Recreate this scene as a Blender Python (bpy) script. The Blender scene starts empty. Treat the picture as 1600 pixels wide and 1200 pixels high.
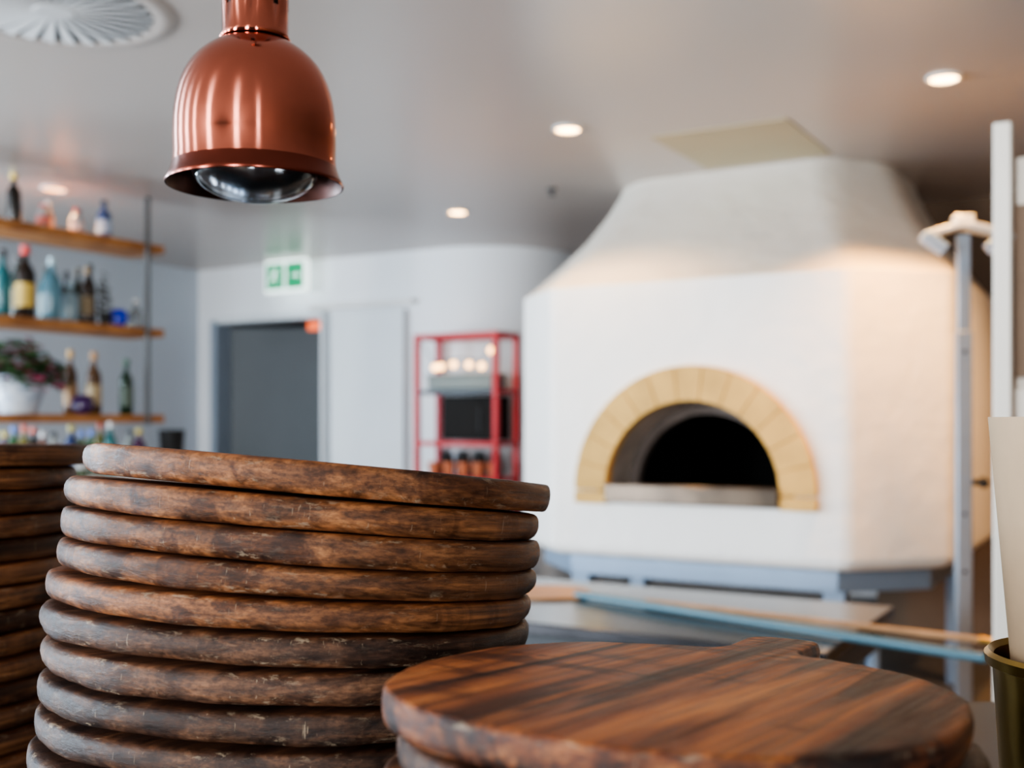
import bpy, bmesh, math, random
from mathutils import Vector, Matrix
random.seed(7)
F=1750.0; HZ=660.0; CZ=1.35; CEIL=2.65
TH=math.radians(-30.25)
ca,sa=math.cos(TH),math.sin(TH)
def W(r,b,z=0.0):            # room frame -> world
    return Vector((r*ca-b*sa, r*sa+b*ca, z))
def toroom(x,y): return (x*ca+y*sa, -x*sa+y*ca)
scene=bpy.context.scene
try:
    scene.view_settings.look='AgX - Medium High Contrast'
except Exception as ex: print("look",ex)

# ------------------------------------------------------------------ mesh builder
class MB:
    def __init__(s): s.v=[]; s.f=[]; s.m=[]
    def add(s,vs,fs,mi=0):
        o=len(s.v); s.v+= [tuple(x) for x in vs]
        for f in fs: s.f.append([i+o for i in f]); s.m.append(mi)
        return s
    def box(s,c,d,rot=None,mi=0):
        vs=[]
        for x in(-.5,.5):
            for y in(-.5,.5):
                for z in(-.5,.5):
                    p=Vector((x*d[0],y*d[1],z*d[2]))
                    if rot is not None: p=rot@p
                    vs.append(p+Vector(c))
        return s.add(vs,[(0,1,3,2),(4,6,7,5),(0,4,5,1),(2,3,7,6),(0,2,6,4),(1,5,7,3)],mi)
    def prism(s,pts,z0,z1,mi=0):
        n=len(pts)
        vs=[(p[0],p[1],z0) for p in pts]+[(p[0],p[1],z1) for p in pts]
        fs=[list(range(n))[::-1],list(range(n,2*n))]+[(i,(i+1)%n,n+(i+1)%n,n+i) for i in range(n)]
        return s.add(vs,fs,mi)
    def lathe(s,prof,seg=32,c=(0,0,0),mi=0,closed=False):
        vs=[];fs=[];rows=[]
        for r,z in prof:
            if r<1e-6:
                rows.append([len(vs)]); vs.append((c[0],c[1],c[2]+z))
            else:
                rows.append(list(range(len(vs),len(vs)+seg)))
                for i in range(seg):
                    a=2*math.pi*i/seg; vs.append((c[0]+r*math.cos(a),c[1]+r*math.sin(a),c[2]+z))
        pr=list(zip(rows[:-1],rows[1:]))
        if closed: pr.append((rows[-1],rows[0]))
        for a,b in pr:
            for i in range(seg):
                j=(i+1)%seg
                if len(a)==1 and len(b)==1: continue
                if len(a)==1: fs.append((a[0],b[j],b[i]))
                elif len(b)==1: fs.append((a[i],a[j],b[0]))
                else: fs.append((a[i],a[j],b[j],b[i]))
        return s.add(vs,fs,mi)
    def tube(s,p0,p1,r,seg=14,r2=None,mi=0):
        p0=Vector(p0);p1=Vector(p1);d=(p1-p0); q=Vector((0,0,1)).rotation_difference(d.normalized())
        r2=r if r2 is None else r2
        vs=[]
        for p,rr in((p0,r),(p1,r2)):
            for i in range(seg):
                a=2*math.pi*i/seg; vs.append(p+q@Vector((rr*math.cos(a),rr*math.sin(a),0)))
        fs=[(i,(i+1)%seg,seg+(i+1)%seg,seg+i) for i in range(seg)]+[list(range(seg))[::-1],list(range(seg,2*seg))]
        return s.add(vs,fs,mi)
    def make(s,name,mats,parent=None,loc=(0,0,0),rotz=0,smooth=True,bevel=0,bseg=2,ang=35,weld=False):
        me=bpy.data.meshes.new(name); me.from_pydata(s.v,[],s.f)
        for p,mi in zip(me.polygons,s.m): p.material_index=mi
        bm=bmesh.new(); bm.from_mesh(me)
        if weld: bmesh.ops.remove_doubles(bm,verts=bm.verts,dist=1e-4)
        bmesh.ops.recalc_face_normals(bm,faces=bm.faces); bm.to_mesh(me); bm.free()
        if not isinstance(mats,(list,tuple)): mats=[mats]
        for m in mats: me.materials.append(m)
        if smooth:
            for p in me.polygons: p.use_smooth=True
            me.set_sharp_from_angle(angle=math.radians(ang))
        o=bpy.data.objects.new(name,me); scene.collection.objects.link(o)
        o.location=loc; o.rotation_euler=(0,0,rotz)
        if parent: o.parent=parent
        if bevel:
            b=o.modifiers.new("bevel",'BEVEL'); b.width=bevel; b.segments=bseg; b.limit_method='ANGLE'; b.angle_limit=math.radians(25)
            b.harden_normals=False
        return o
def sph(rad,n=10,sz=1.0,z0=0.0):
    return [(rad*math.sin(math.pi*i/n),z0-rad*sz*math.cos(math.pi*i/n)) for i in range(n+1)]

def thing(name,label,cat,loc,rotz=0,group=None):
    e=bpy.data.objects.new(name,None); scene.collection.objects.link(e)
    e.empty_display_size=0.1; e.location=loc; e.rotation_euler=(0,0,rotz)
    e["label"]=label; e["category"]=cat
    if group: e["group"]=group
    return e
def tag(o,label,cat,group=None):
    o["label"]=label;o["category"]=cat
    if group:o["group"]=group
    return o
def struct(o): o["kind"]="structure"; return o
def copy_thing(e,loc,rotz=None):
    n=e.copy(); scene.collection.objects.link(n); n.location=loc
    if rotz is not None: n.rotation_euler=(0,0,rotz)
    for c in [c for c in bpy.data.objects if c.parent==e]:
        k=c.copy(); scene.collection.objects.link(k); k.parent=n
    return n

# ------------------------------------------------------------------ materials
def mat(name,col,rough=.5,metal=0,trans=0,emit=None,es=0,bump=0,bscale=40,var=0,vscale=3,col2=None,coat=0,ior=1.45,bdist=.01):
    m=bpy.data.materials.new(name); m.use_nodes=True; nt=m.node_tree; p=nt.nodes["Principled BSDF"]
    p.inputs["Base Color"].default_value=(*col,1); p.inputs["Roughness"].default_value=rough
    p.inputs["Metallic"].default_value=metal; p.inputs["Transmission Weight"].default_value=trans
    p.inputs["Coat Weight"].default_value=coat; p.inputs["IOR"].default_value=ior
    if emit: p.inputs["Emission Color"].default_value=(*emit,1); p.inputs["Emission Strength"].default_value=es
    tc=nt.nodes.new("ShaderNodeTexCoord")
    if var or col2:
        n=nt.nodes.new("ShaderNodeTexNoise"); n.inputs["Scale"].default_value=vscale; n.inputs["Detail"].default_value=5
        nt.links.new(tc.outputs["Object"],n.inputs["Vector"])
        r=nt.nodes.new("ShaderNodeValToRGB"); c2=col2 or tuple(c*(1-var) for c in col)
        r.color_ramp.elements[0].position=.35; r.color_ramp.elements[1].position=.65
        r.color_ramp.elements[0].color=(*c2,1); r.color_ramp.elements[1].color=(*col,1)
        nt.links.new(n.outputs["Fac"],r.inputs["Fac"]); nt.links.new(r.outputs["Color"],p.inputs["Base Color"])
    if bump:
        n=nt.nodes.new("ShaderNodeTexNoise"); n.inputs["Scale"].default_value=bscale; n.inputs["Detail"].default_value=6
        nt.links.new(tc.outputs["Object"],n.inputs["Vector"])
        b=nt.nodes.new("ShaderNodeBump"); b.inputs["Strength"].default_value=bump; b.inputs["Distance"].default_value=bdist
        nt.links.new(n.outputs["Fac"],b.inputs["Height"]); nt.links.new(b.outputs["Normal"],p.inputs["Normal"])
    return m

def board_mat(name,cols,topmul,rimmul,rotg=0.0,scuff=1.0,smul=(.24,.17,.15),tiger=.8,tpos=.5,patch=(.60,.58,.60),vr=(.75,1.2),spec=.3):
    m=bpy.data.materials.new(name); m.use_nodes=True; nt=m.node_tree; L=nt.links; N=nt.nodes
    p=N["Principled BSDF"]; p.inputs["Specular IOR Level"].default_value=spec
    def node(t,**k):
        n=N.new(t)
        for a,b in k.items(): setattr(n,a,b)
        return n
    tc=node("ShaderNodeTexCoord"); oi=node("ShaderNodeObjectInfo")
    mul=node("ShaderNodeMath",operation='MULTIPLY'); mul.inputs[1].default_value=37.3; L.new(oi.outputs["Random"],mul.inputs[0])
    add=node("ShaderNodeVectorMath",operation='ADD'); L.new(tc.outputs["Object"],add.inputs[0]); L.new(mul.outputs[0],add.inputs[1])
    def mapped(scale,src=add):
        r_=node("ShaderNodeMapping"); r_.inputs["Rotation"].default_value=(0,0,rotg); L.new(src.outputs[0],r_.inputs["Vector"])
        mp=node("ShaderNodeMapping"); mp.inputs["Scale"].default_value=scale
        L.new(r_.outputs[0],mp.inputs["Vector"]); return mp
    def noise(mp,sc,det=6,dist=0.0,rough=.6):
        n=node("ShaderNodeTexNoise"); n.inputs["Scale"].default_value=sc; n.inputs["Detail"].default_value=det
        n.inputs["Distortion"].default_value=dist; n.inputs["Roughness"].default_value=rough
        L.new(mp.outputs[0],n.inputs["Vector"]); return n
    def ramp(src,els):
        r=node("ShaderNodeValToRGB"); cr=r.color_ramp
        while len(cr.elements)<len(els): cr.elements.new(.5)
        for e,(pos,c) in zip(cr.elements,els): e.position=pos; e.color=(*c,1)
        L.new(src,r.inputs["Fac"]); return r
    def mix(fac,a,b,bt='MIX'):
        x=node("ShaderNodeMix",data_type='RGBA',blend_type=bt)
        if isinstance(fac,float): x.inputs[0].default_value=fac
        else: L.new(fac,x.inputs[0])
        for s,i in((a,6),(b,7)):
            if isinstance(s,tuple): x.inputs[i].default_value=(*s,1)
            else: L.new(s,x.inputs[i])
        return x.outputs[2]
    g=noise(mapped((26,1.6,90)),1.6,8,.4)
    base=ramp(g.outputs["Fac"],[(.34,cols[0]),(.45,cols[1]),(.55,cols[2]),(.66,cols[3])])
    st=noise(mapped((15,.7,14)),1.5,4,.8)
    streak=ramp(st.outputs["Fac"],[(.42,smul),(.475,(1,1,1))])
    c=mix(.9,base.outputs["Color"],streak.outputs["Color"],'MULTIPLY')
    st2=noise(mapped((48,1.5,50)),1.3,4,.5)
    streak2=ramp(st2.outputs["Fac"],[(.40,tuple(.5+.5*x for x in smul)),(.45,(1,1,1))])
    c=mix(.85,c,streak2.outputs["Color"],'MULTIPLY')
    fine=noise(mapped((190,6,300)),1.5,5)
    fr=ramp(fine.outputs["Fac"],[(.38,(.45,.41,.39)),(.58,(1.15,1.15,1.15))])
    c=mix(.75,c,fr.outputs["Color"],'MULTIPLY')
    tg=noise(mapped((6,34,6)),1.3,4,1.2); tr=ramp(tg.outputs["Fac"],[(.43,(.30,.24,.22)),(.52,(1,1,1))])
    pa=noise(mapped((4,4,4)),1.2,2); par=ramp(pa.outputs["Fac"],[(tpos,(0,0,0)),(tpos+.07,(1,1,1))])
    c=mix(par.outputs["Color"],c,mix(tiger,c,tr.outputs["Color"],'MULTIPLY'))
    sx=node("ShaderNodeSeparateXYZ"); L.new(tc.outputs["Normal"],sx.inputs[0])
    ab=node("ShaderNodeMath",operation='ABSOLUTE'); L.new(sx.outputs["Z"],ab.inputs[0])
    rf=ramp(ab.outputs[0],[(.6,(1,1,1)),(.985,(0,0,0))])
    pt=noise(mapped((6,6,8)),1.5,4); ptr=ramp(pt.outputs["Fac"],[(.36,tuple(x*y for x,y in zip(rimmul,patch))),(.64,rimmul)])
    cr=mix(1.0,c,ptr.outputs["Color"],'MULTIPLY')
    ct=mix(1.0,c,topmul,'MULTIPLY')
    c=mix(rf.outputs["Color"],ct,cr)
    hv=node("ShaderNodeHueSaturation"); mr=node("ShaderNodeMapRange"); mr.inputs[3].default_value=vr[0]; mr.inputs[4].default_value=vr[1]
    L.new(oi.outputs["Random"],mr.inputs[0]); L.new(mr.outputs[0],hv.inputs["Value"]); L.new(c,hv.inputs["Color"]); c=hv.outputs["Color"]
    s1=noise(mapped((45,45,150)),1.6,8,.3,.78); s1r=ramp(s1.outputs["Fac"],[(.545,(0,0,0)),(.60,(1,1,1))])
    s2=noise(mapped((6,6,9)),2.5,4); s2r=ramp(s2.outputs["Fac"],[(.44,(.0,.0,.0)),(.58,(scuff,)*3)])
    f=mix(1.0,s1r.outputs["Color"],s2r.outputs["Color"],'MULTIPLY')
    shd=ramp(ab.outputs[0],[(.25,(.22,)*3),(.55,(1,1,1)),(.9,(1,1,1)),(.985,(0,0,0))])
    f=mix(1.0,f,shd.outputs["Color"],'MULTIPLY')
    s3=noise(mapped((420,420,26)),1.0,3); s3r=ramp(s3.outputs["Fac"],[(.67,(0,0,0)),(.72,(scuff*.7,)*3)])
    f3=mix(1.0,s3r.outputs["Color"],rf.outputs["Color"],'MULTIPLY')
    f=mix(1.0,f,f3,'ADD')
    sc=node("ShaderNodeMath",operation='MULTIPLY'); sc.inputs[1].default_value=.55; sc.use_clamp=True; L.new(f,sc.inputs[0])
    c=mix(sc.outputs[0],c,(.33,.26,.18))
    L.new(c,p.inputs["Base Color"])
    rr=ramp(fine.outputs["Fac"],[(.3,(.40,)*3),(.7,(.60,)*3)]); L.new(rr.outputs["Color"],p.inputs["Roughness"])
    bm=node("ShaderNodeBump"); bm.inputs["Strength"].default_value=.5; bm.inputs["Distance"].default_value=.002
    sm=node("ShaderNodeMath",operation='ADD'); L.new(g.outputs["Fac"],sm.inputs[0]); L.new(s1.outputs["Fac"],sm.inputs[1])
    L.new(sm.outputs[0],bm.inputs["Height"]); L.new(bm.outputs["Normal"],p.inputs["Normal"])
    return m

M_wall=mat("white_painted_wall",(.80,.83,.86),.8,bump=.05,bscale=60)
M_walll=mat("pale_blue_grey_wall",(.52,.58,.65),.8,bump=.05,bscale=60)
M_ceil=mat("ceiling_paint",(.47,.41,.37),.28,var=.07,vscale=.6)
M_ring=mat("diffuser_white",(.56,.55,.54),.5,var=.04)
M_brown=mat("dark_brown_wall",(.17,.11,.07),.7,var=.2)
M_rear=mat("very_dark_brown_wall",(.03,.022,.018),.7,var=.2)
M_dark=mat("dark_room_paint",(.05,.055,.06),.8,var=.1)
M_floor=mat("grey_floor_screed",(.12,.11,.10),.5,var=.3,vscale=2)
M_plaster=mat("white_oven_plaster",(.83,.81,.775),.85,bump=.4,bscale=9,var=.06,vscale=1.6,bdist=.02)
M_arch=mat("yellow_firebrick",(.60,.37,.11),.8,bump=.3,bscale=60,var=.22,vscale=7)
M_mouth=mat("sooty_firebrick",(.48,.42,.37),.9,var=.4,vscale=6)
M_black=mat("chamber_near_black",(.004,.004,.004),.9,var=.3)  # near-black colour for the whole oven chamber
M_steel=mat("brushed_steel",(.50,.52,.54),.32,1,var=.12,vscale=5)
M_sill=mat("stained_steel_sill",(.12,.09,.065),.22,.5,var=.5,vscale=6)
M_steelb=mat("blue_grey_painted_steel",(.27,.36,.48),.45,.25,var=.1,vscale=4)
M_postg=mat("grey_steel_post",(.28,.33,.39),.4,.4,var=.1,vscale=6)
M_darksteel=mat("dark_grey_steel",(.05,.055,.06),.4,.6,var=.2)
M_shelf=mat("oak_shelf_wood",(.46,.20,.06),.5,col2=(.26,.10,.03),vscale=7)
M_pole=mat("dark_grey_metal_rod",(.08,.08,.08),.4,.8,var=.1)
M_red=mat("red_powder_coat",(.52,.022,.03),.45,var=.12,vscale=6)
M_door=mat("grey_painted_door",(.09,.105,.115),.55,var=.06)
M_doorw=mat("white_door_panel",(.72,.77,.80),.5,var=.03)
M_frame=mat("blue_grey_door_frame",(.27,.33,.40),.5,var=.05)
M_green=mat("exit_sign_green",(.0,.20,.08),.4,emit=(0,.60,.26),es=.5,var=.03)
M_signw=mat("exit_sign_white",(.9,.95,.92),.4,emit=(.85,1,.95),es=1.6,var=.03)
M_white=mat("white_enamel",(.78,.78,.76),.4,var=.04)
M_cream=mat("cream_painted_metal",(.70,.64,.56),.45,var=.04)
M_copper=mat("polished_copper",(.56,.18,.12),.08,1,var=.16,vscale=8)
M_copperd=mat("dark_copper_rim",(.22,.06,.04),.2,1,var=.2,vscale=10)
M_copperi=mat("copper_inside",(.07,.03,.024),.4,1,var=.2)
M_glass=mat("clear_glass",(.95,.97,1),.03,0,trans=1.0,var=.01)
M_mirror=mat("silvered_reflector",(.6,.63,.67),.12,1,var=.1,vscale=20)
M_blk=mat("black_plastic",(.012,.012,.012),.6,var=.2)
M_glow=mat("warm_lamp_glow",(1,.8,.5),.5,emit=(1,.58,.24),es=26,var=.02)
M_glow2=mat("string_bulb_glow",(1,.8,.5),.5,emit=(1,.5,.16),es=8,var=.02)
M_glowo=mat("amber_ceiling_glow",(1,.6,.3),.5,emit=(1,.42,.14),es=5,var=.02)
M_kraft=mat("kraft_paper",(.34,.245,.155),.85,var=.06,vscale=30,bump=.1)
M_brass=mat("brass_tin",(.48,.32,.10),.3,1,var=.3,vscale=14)
M_panel=mat("access_panel_cream",(.44,.38,.25),.6,var=.04)
M_teal=mat("muted_teal_handle",(.05,.125,.16),.4,var=.1)
M_wood=mat("pale_beech_wood",(.42,.24,.12),.55,col2=(.28,.16,.08),vscale=9)
M_orange=mat("orange_red_lamp",(.8,.16,.05),.5,emit=(1,.16,.04),es=1.0,var=.05)
M_counter=mat("dark_counter_top",(.035,.03,.028),.4,var=.3)
M_leaf=mat("dark_leaf_green",(.03,.085,.02),.6,var=.4,vscale=20)
M_flower=mat("magenta_petals",(.36,.015,.09),.6,var=.3,vscale=20)
M_terra=mat("terracotta",(.55,.17,.08),.7,var=.15)
M_alu=mat("light_aluminium",(.50,.55,.60),.4,.3,var=.08)

# ------------------------------------------------------------------ room
AR=-7.16; B0=6.94
m=MB(); m.box((-1.3,3.6,-.06),(13.0,15,.12)); struct(m.make("floor",M_floor,rotz=TH))
m=MB(); m.box((-1.3,3.6,CEIL+.06),(13.0,15,.12)); struct(m.make("ceiling",M_ceil,rotz=TH))
DO0,DO1,DH=AR+.265,AR+1.42,2.2
m=MB()
m.prism([(AR,B0),(DO0,B0),(DO0,B0+.14),(AR,B0+.14)],0,CEIL)
m.prism([(DO0,B0),(DO1,B0),(DO1,B0+.14),(DO0,B0+.14)],DH,CEIL)
m.prism([(DO1,B0),(AR+2.5,B0),(AR+2.5,B0+.14),(DO1,B0+.14)],0,CEIL)
cx,cy=AR+2.5,B0+.7
for i in range(16):
    a0=-math.pi/2+math.pi/2*i/16; a1=-math.pi/2+math.pi/2*(i+1)/16
    m.prism([(cx+.7*math.cos(a0),cy+.7*math.sin(a0)),(cx+.7*math.cos(a1),cy+.7*math.sin(a1)),
             (cx+.56*math.cos(a1),cy+.56*math.sin(a1)),(cx+.56*math.cos(a0),cy+.56*math.sin(a0))],0,CEIL)
m.prism([(cx+.56,cy),(cx+.7,cy),(cx+.7,8.9),(cx+.56,8.9)],0,CEIL)
m.prism([(cx+.56,8.9),(-1.5,8.9),(-1.5,9.04),(cx+.56,9.04)],0,CEIL)
struct(m.make("wall_back",M_wall,rotz=TH))
m=MB(); m.prism([(-1.5,B0),(5.0,B0),(5.0,B0+.14),(-1.5,B0+.14)],0,CEIL); m.prism([(-1.5,B0+.14),(-1.36,B0+.14),(-1.36,9.0),(-1.5,9.0)],0,CEIL)
struct(m.make("wall_back_side",M_brown,rotz=TH))
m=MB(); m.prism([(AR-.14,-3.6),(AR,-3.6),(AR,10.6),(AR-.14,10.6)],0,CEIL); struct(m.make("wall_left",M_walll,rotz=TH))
m=MB(); m.prism([(5,-3.6),(5.14,-3.6),(5.14,B0),(5,B0)],0,CEIL); struct(m.make("wall_right",M_brown,rotz=TH))
m=MB(); m.prism([(AR,-3.74),(5,-3.74),(5,-3.6),(AR,-3.6)],0,CEIL); struct(m.make("wall_rear",M_rear,rotz=TH))
m=MB(); m.prism([(AR,9.6),(AR+2.2,9.6),(AR+2.2,9.74),(AR,9.74)],0,CEIL); m.prism([(AR+1.7,B0+.15),(AR+1.84,B0+.15),(AR+1.84,9.6),(AR+1.7,9.6)],0,CEIL)
struct(m.make("wall_corridor",M_dark,rotz=TH))
m=MB(); fw=.07
m.box((DO0+fw/2-.03,B0-.0,DH/2),(fw,.20,DH)); m.box((DO1+.012,B0,DH/2),(.03,.18,DH),mi=1); m.box(((DO0+DO1)/2,B0,DH+.0),(DO1-DO0+.04,.18,.05),mi=1)
struct(m.make("trim_1",[M_frame,M_doorw],rotz=TH,bevel=.006))
ang=math.radians(24)
e=thing("door_1","dark grey hinged door standing ajar in a white wall","door",W(DO0+.05,B0+.06,0),TH+ang); struct(e)
m=MB(); m.box((.52,.02,1.08),(1.04,.04,2.14)); m.make("door_leaf",M_door,e,bevel=.004)
m=MB(); m.tube((.96,-.0,1.02),(.96,-.06,1.02),.012); m.tube((.96,-.06,1.02),(.84,-.06,1.02),.01); m.make("door_handle",M_steel,e)
e=thing("door_2","plain white sliding door panel hung on the wall from a rail","door",W(AR+1.50,B0-.05,0),TH); struct(e)
m=MB(); m.box((.35,0,1.11),(.70,.035,2.2)); m.make("door_panel",M_doorw,e,bevel=.006)
m=MB(); m.box((.28,.0,2.26),(1.0,.05,.04)); m.make("door_rail",M_white,e,bevel=.004)
o=MB().box((0,0,0),(.24,.05,.07)).make("indicator_lamp",M_orange,loc=W(DO1-.15,B0+.09,DH-.07),rotz=TH,bevel=.01)
tag(o,"small orange-red lamp box at the top of the doorway","lamp")

# exit sign
e=thing("exit_sign","green and white illuminated exit sign with running figure under the ceiling","exit sign",W(-6.02,6.78,CEIL),TH)
MB().box((0,0,-.140),(.42,.05,.255)).make("sign_case",M_signw,e,bevel=.006)
MB().box((0,.0,-.005),(.16,.04,.01)).make("mount",M_white,e)
m=MB(); m.box((-.102,-.027,-.140),(.178,.006,.205)); m.box((.102,-.027,-.140),(.178,.006,.205)); m.make("green_field",M_green,e)
yy=-.032
def stroke(m,a,b,w=.018):
    a=Vector((a[0],yy,a[1]-.005));b=Vector((b[0],yy,b[1]-.005)); d=b-a; an=math.atan2(d.z,d.x)
    m.box((a+b)/2,(d.length+w*.5,.004,w),Matrix.Rotation(-an,3,'Y'))
m=MB()
m.lathe(sph(.010,6),10,(-.09,yy,-.085))
stroke(m,(-.10,-.097),(-.112,-.137),.014); stroke(m,(-.10,-.10),(-.075,-.118),.006); stroke(m,(-.105,-.10),(-.135,-.115),.006)
stroke(m,(-.112,-.137),(-.09,-.155),.008); stroke(m,(-.09,-.155),(-.095,-.185),.007); stroke(m,(-.115,-.142),(-.14,-.168),.008); stroke(m,(-.14,-.168),(-.162,-.172),.007)
m.make("running_figure",M_signw,e,smooth=False)
m=MB(); stroke(m,(.07,-.135),(.135,-.135),.009); stroke(m,(.148,-.135),(.127,-.118),.008); stroke(m,(.148,-.135),(.127,-.152),.008)
m.make("arrow",M_signw,e,smooth=False)

# ceiling fittings
def downlight(u,v,glow,power,col,label,rad=.052,spot=130,pos=None):
    if pos: x,d=pos
    else:
        d=(CEIL-CZ)*F/(HZ-v); x=(u-800)/F*d
    e=thing("downlight",label,"ceiling light",(x,d,CEIL),0,"recessed ceiling downlights")
    MB().lathe([(rad,-.001),(rad+.014,-.001),(rad+.014,-.006),(rad,-.012)],32,closed=True).make("trim_ring",M_white,e)
    MB().lathe([(0,-.005),(rad,-.004),(rad,-.001)],32).make("lens",glow,e)
    if power:
        l=bpy.data.lights.new("downlight_beam",'SPOT'); l.energy=power; l.color=col; l.spot_size=math.radians(spot); l.spot_blend=.8; l.shadow_soft_size=.05
        lo=bpy.data.objects.new("downlight_beam",l); scene.collection.objects.link(lo); lo.location=(0,0,-.03); lo.parent=e
    return e
downlight(1475,120,M_glow,260,(1,.48,.13),"glowing warm round downlight set into the ceiling near the oven",spot=112)
downlight(887,200,M_glow,60,(1,.60,.28),"glowing warm round downlight set into the ceiling")
downlight(715,330,M_glow,45,(1,.60,.30),"glowing warm round downlight set into the ceiling by the doorway wall")
downlight(85,294,M_glowo,45,(1,.55,.25),"dim amber disc added for the ceiling glow above the bottle shelves",.06)  # disc and beam stand in for an orange glow on the ceiling
wp=W(.25,5.3)
downlight(0,0,M_glow,190,(1,.55,.24),"unseen warm downlight added to light the right side of the oven",spot=140,pos=(wp.x,wp.y))  # added lamp out of view, brightens the oven's right side
d=1.3*F/(HZ-295)
e=thing("sprinkler_head","small metal sprinkler head on the ceiling","sprinkler",((862-800)/F*d,d,CEIL))
MB().lathe([(0,0),(.03,0),(.03,-.006),(.01,-.01),(.01,-.03),(.022,-.034),(.022,-.038),(0,-.038)],16).make("body",M_pole,e)
e=MB().box((0,0,0),(.63,.74,.004)).make("ceiling_panel",M_panel,loc=((.669+1.5)/2,(5.09+5.42)/2,CEIL-.0025),rotz=TH)
tag(e,"flat cream square access panel set in the ceiling by the oven hood","ceiling panel")
e=thing("ceiling_air_diffuser","large round white ceiling vent with radial swirl blades","air vent",((80-800)/F*3.5,3.52,CEIL))
MB().lathe([(.30,-.006),(.315,-.012),(.35,-.010),(.375,-.002),(.375,0),(.30,0)],64,closed=True).make("outer_ring",M_ceil,e)
MB().lathe([(0,-.001),(.30,-.001),(.30,0),(0,0)],48).make("backing",M_blk,e)
m=MB(); NB=28
for i in range(NB):
    R=Matrix.Rotation(2*math.pi*i/NB,3,'Z')@Matrix.Rotation(math.radians(9),3,'X')
    w0,w1=.006,.022
    vs=[Vector(q) for q in((.06,-w0,0),(.30,-w1,0),(.30,w1,0),(.06,w0,0))]
    off=Vector((0,0,-.010)); m.add([R@q+off for q in vs]+[R@q+off+Vector((0,0,.002)) for q in vs],[(3,2,1,0),(4,5,6,7),(0,1,5,4),(1,2,6,5),(2,3,7,6),(3,0,4,7)])
m.make("blades",M_ring,e,smooth=False)
MB().lathe([(0,-.012),(.06,-.012),(.065,-.008),(.065,-.002),(0,-.002)],32).make("hub",M_ring,e)

# ------------------------------------------------------------------ oven (local: x=r from P0, y=b, z world)
P0=Vector((.182,5.30,0))
ov=thing("pizza_oven","large white plastered domed wood-fired pizza oven with faceted body and hood","pizza oven",P0,TH)
ZB,ZT=.73,1.98
def fillet(poly,rad,k=5):
    out=[];n=len(poly)
    for i in range(n):
        p=Vector(poly[i]);a=Vector(poly[i-1]);b=Vector(poly[(i+1)%n])
        da=(a-p);db=(b-p); t=min(rad,.42*da.length,.42*db.length)
        s=p+da.normalized()*t; e_=p+db.normalized()*t
        for j in range(k+1):
            q=j/k; out.append(s*(1-q)**2+p*2*q*(1-q)+e_*q*q)
    return out
oct_=[(0,0),(1.386,0),(1.74,.354),(1.74,1.69),(1.386,2.05),(0,2.05),(-.354,1.69),(-.354,.354)]
K=4; FR_=.045; FL=fillet(oct_,FR_,K); n=len(FL)
xA,xB=FL[K].x,FL[K+1].x
m=MB()
def scaled(poly,ins):
    c=Vector((.693,1.02)); return [Vector((p.x+(c.x-p.x)*ins,p.y+(c.y-p.y)*ins)) for p in poly]
ringz=[(ZB,.045),(ZB+.008,.022),(ZB+.03,.006),(ZB+.06,0)]
rr_=[[(p.x,p.y,z) for p in scaled(FL,ins)] for z,ins in ringz]
vs=[p for r_ in rr_ for p in r_]
m.add(vs,[(j*n+i,j*n+(i+1)%n,(j+1)*n+(i+1)%n,(j+1)*n+i) for j in range(3) for i in range(n)]+[list(range(n))])
ZF=ZB+.06
for i in range(n):
    if i==K: continue
    a,b=FL[i],FL[(i+1)%n]
    m.add([(a.x,a.y,ZF),(b.x,b.y,ZF),(b.x,b.y,ZT),(a.x,a.y,ZT)],[(0,1,2,3)])
sc_,zc,zb=.705,CZ-.31,CZ-.368
RH=.46
hole=[(sc_+RH*math.cos(math.pi*i/40),zc+RH*math.sin(math.pi*i/40)) for i in range(41)]+[(sc_-RH,zb),(sc_+RH,zb)]
tb=bmesh.new()
ov_=[tb.verts.new((x,0,z)) for x,z in((xA,ZF),(xB,ZF),(xB,ZT),(xA,ZT))]
hv_=[tb.verts.new((x,0,z)) for x,z in hole]
ed=[tb.edges.new((ov_[i],ov_[(i+1)%4])) for i in range(4)]+[tb.edges.new((hv_[i],hv_[(i+1)%len(hv_)])) for i in range(len(hv_))]
bmesh.ops.triangle_fill(tb,use_beauty=True,use_dissolve=False,edges=ed,normal=(0,-1,0))
tb.verts.index_update()
m.add([v.co.copy() for v in tb.verts],[[v.index for v in f.verts] for f in tb.faces]); tb.free()
body=m.make("body",M_plaster,ov,ang=60,weld=True)
wn=body.modifiers.new("wn",'WEIGHTED_NORMAL'); wn.keep_sharp=True
top=[(.06,.88),(1.08,.85),(1.32,1.15),(1.32,1.9),(1.1,2.05),(.1,2.05),(-.15,1.9),(-.15,1.1)]
FT=fillet(top,.12,K); FLh=fillet(oct_,FR_,K)
H=CEIL-ZT; rings=[]
for z_,w in ((-.0,0),(.010,.004),(.020,.016),(.036,.04),(.07,.09),(.25,.315),(.5,.605),(.75,.83),(.92,.955),(1.0,1.0)):
    rings.append([((1-w)*a.x+w*b.x,(1-w)*a.y+w*b.y,ZT+H*z_) for a,b in zip(FLh,FT)])
m=MB(); vs=[p for r_ in rings for p in r_]; fs=[]
for j in range(len(rings)-1):
    for i in range(n): fs.append((j*n+i,j*n+(i+1)%n,(j+1)*n+(i+1)%n,(j+1)*n+i))
m.add(vs,fs); hd=m.make("hood",mat("warm_hood_plaster",(.74,.69,.61),.85,bump=.45,bscale=9,var=.08,vscale=1.6,bdist=.02),ov,ang=70)  # hood plaster slightly darker and warmer than the body
wn=hd.modifiers.new("wn",'WEIGHTED_NORMAL')
m=MB()
NV=13; R0,R1=.405,.562; yf,yb=-.035,.03
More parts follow.
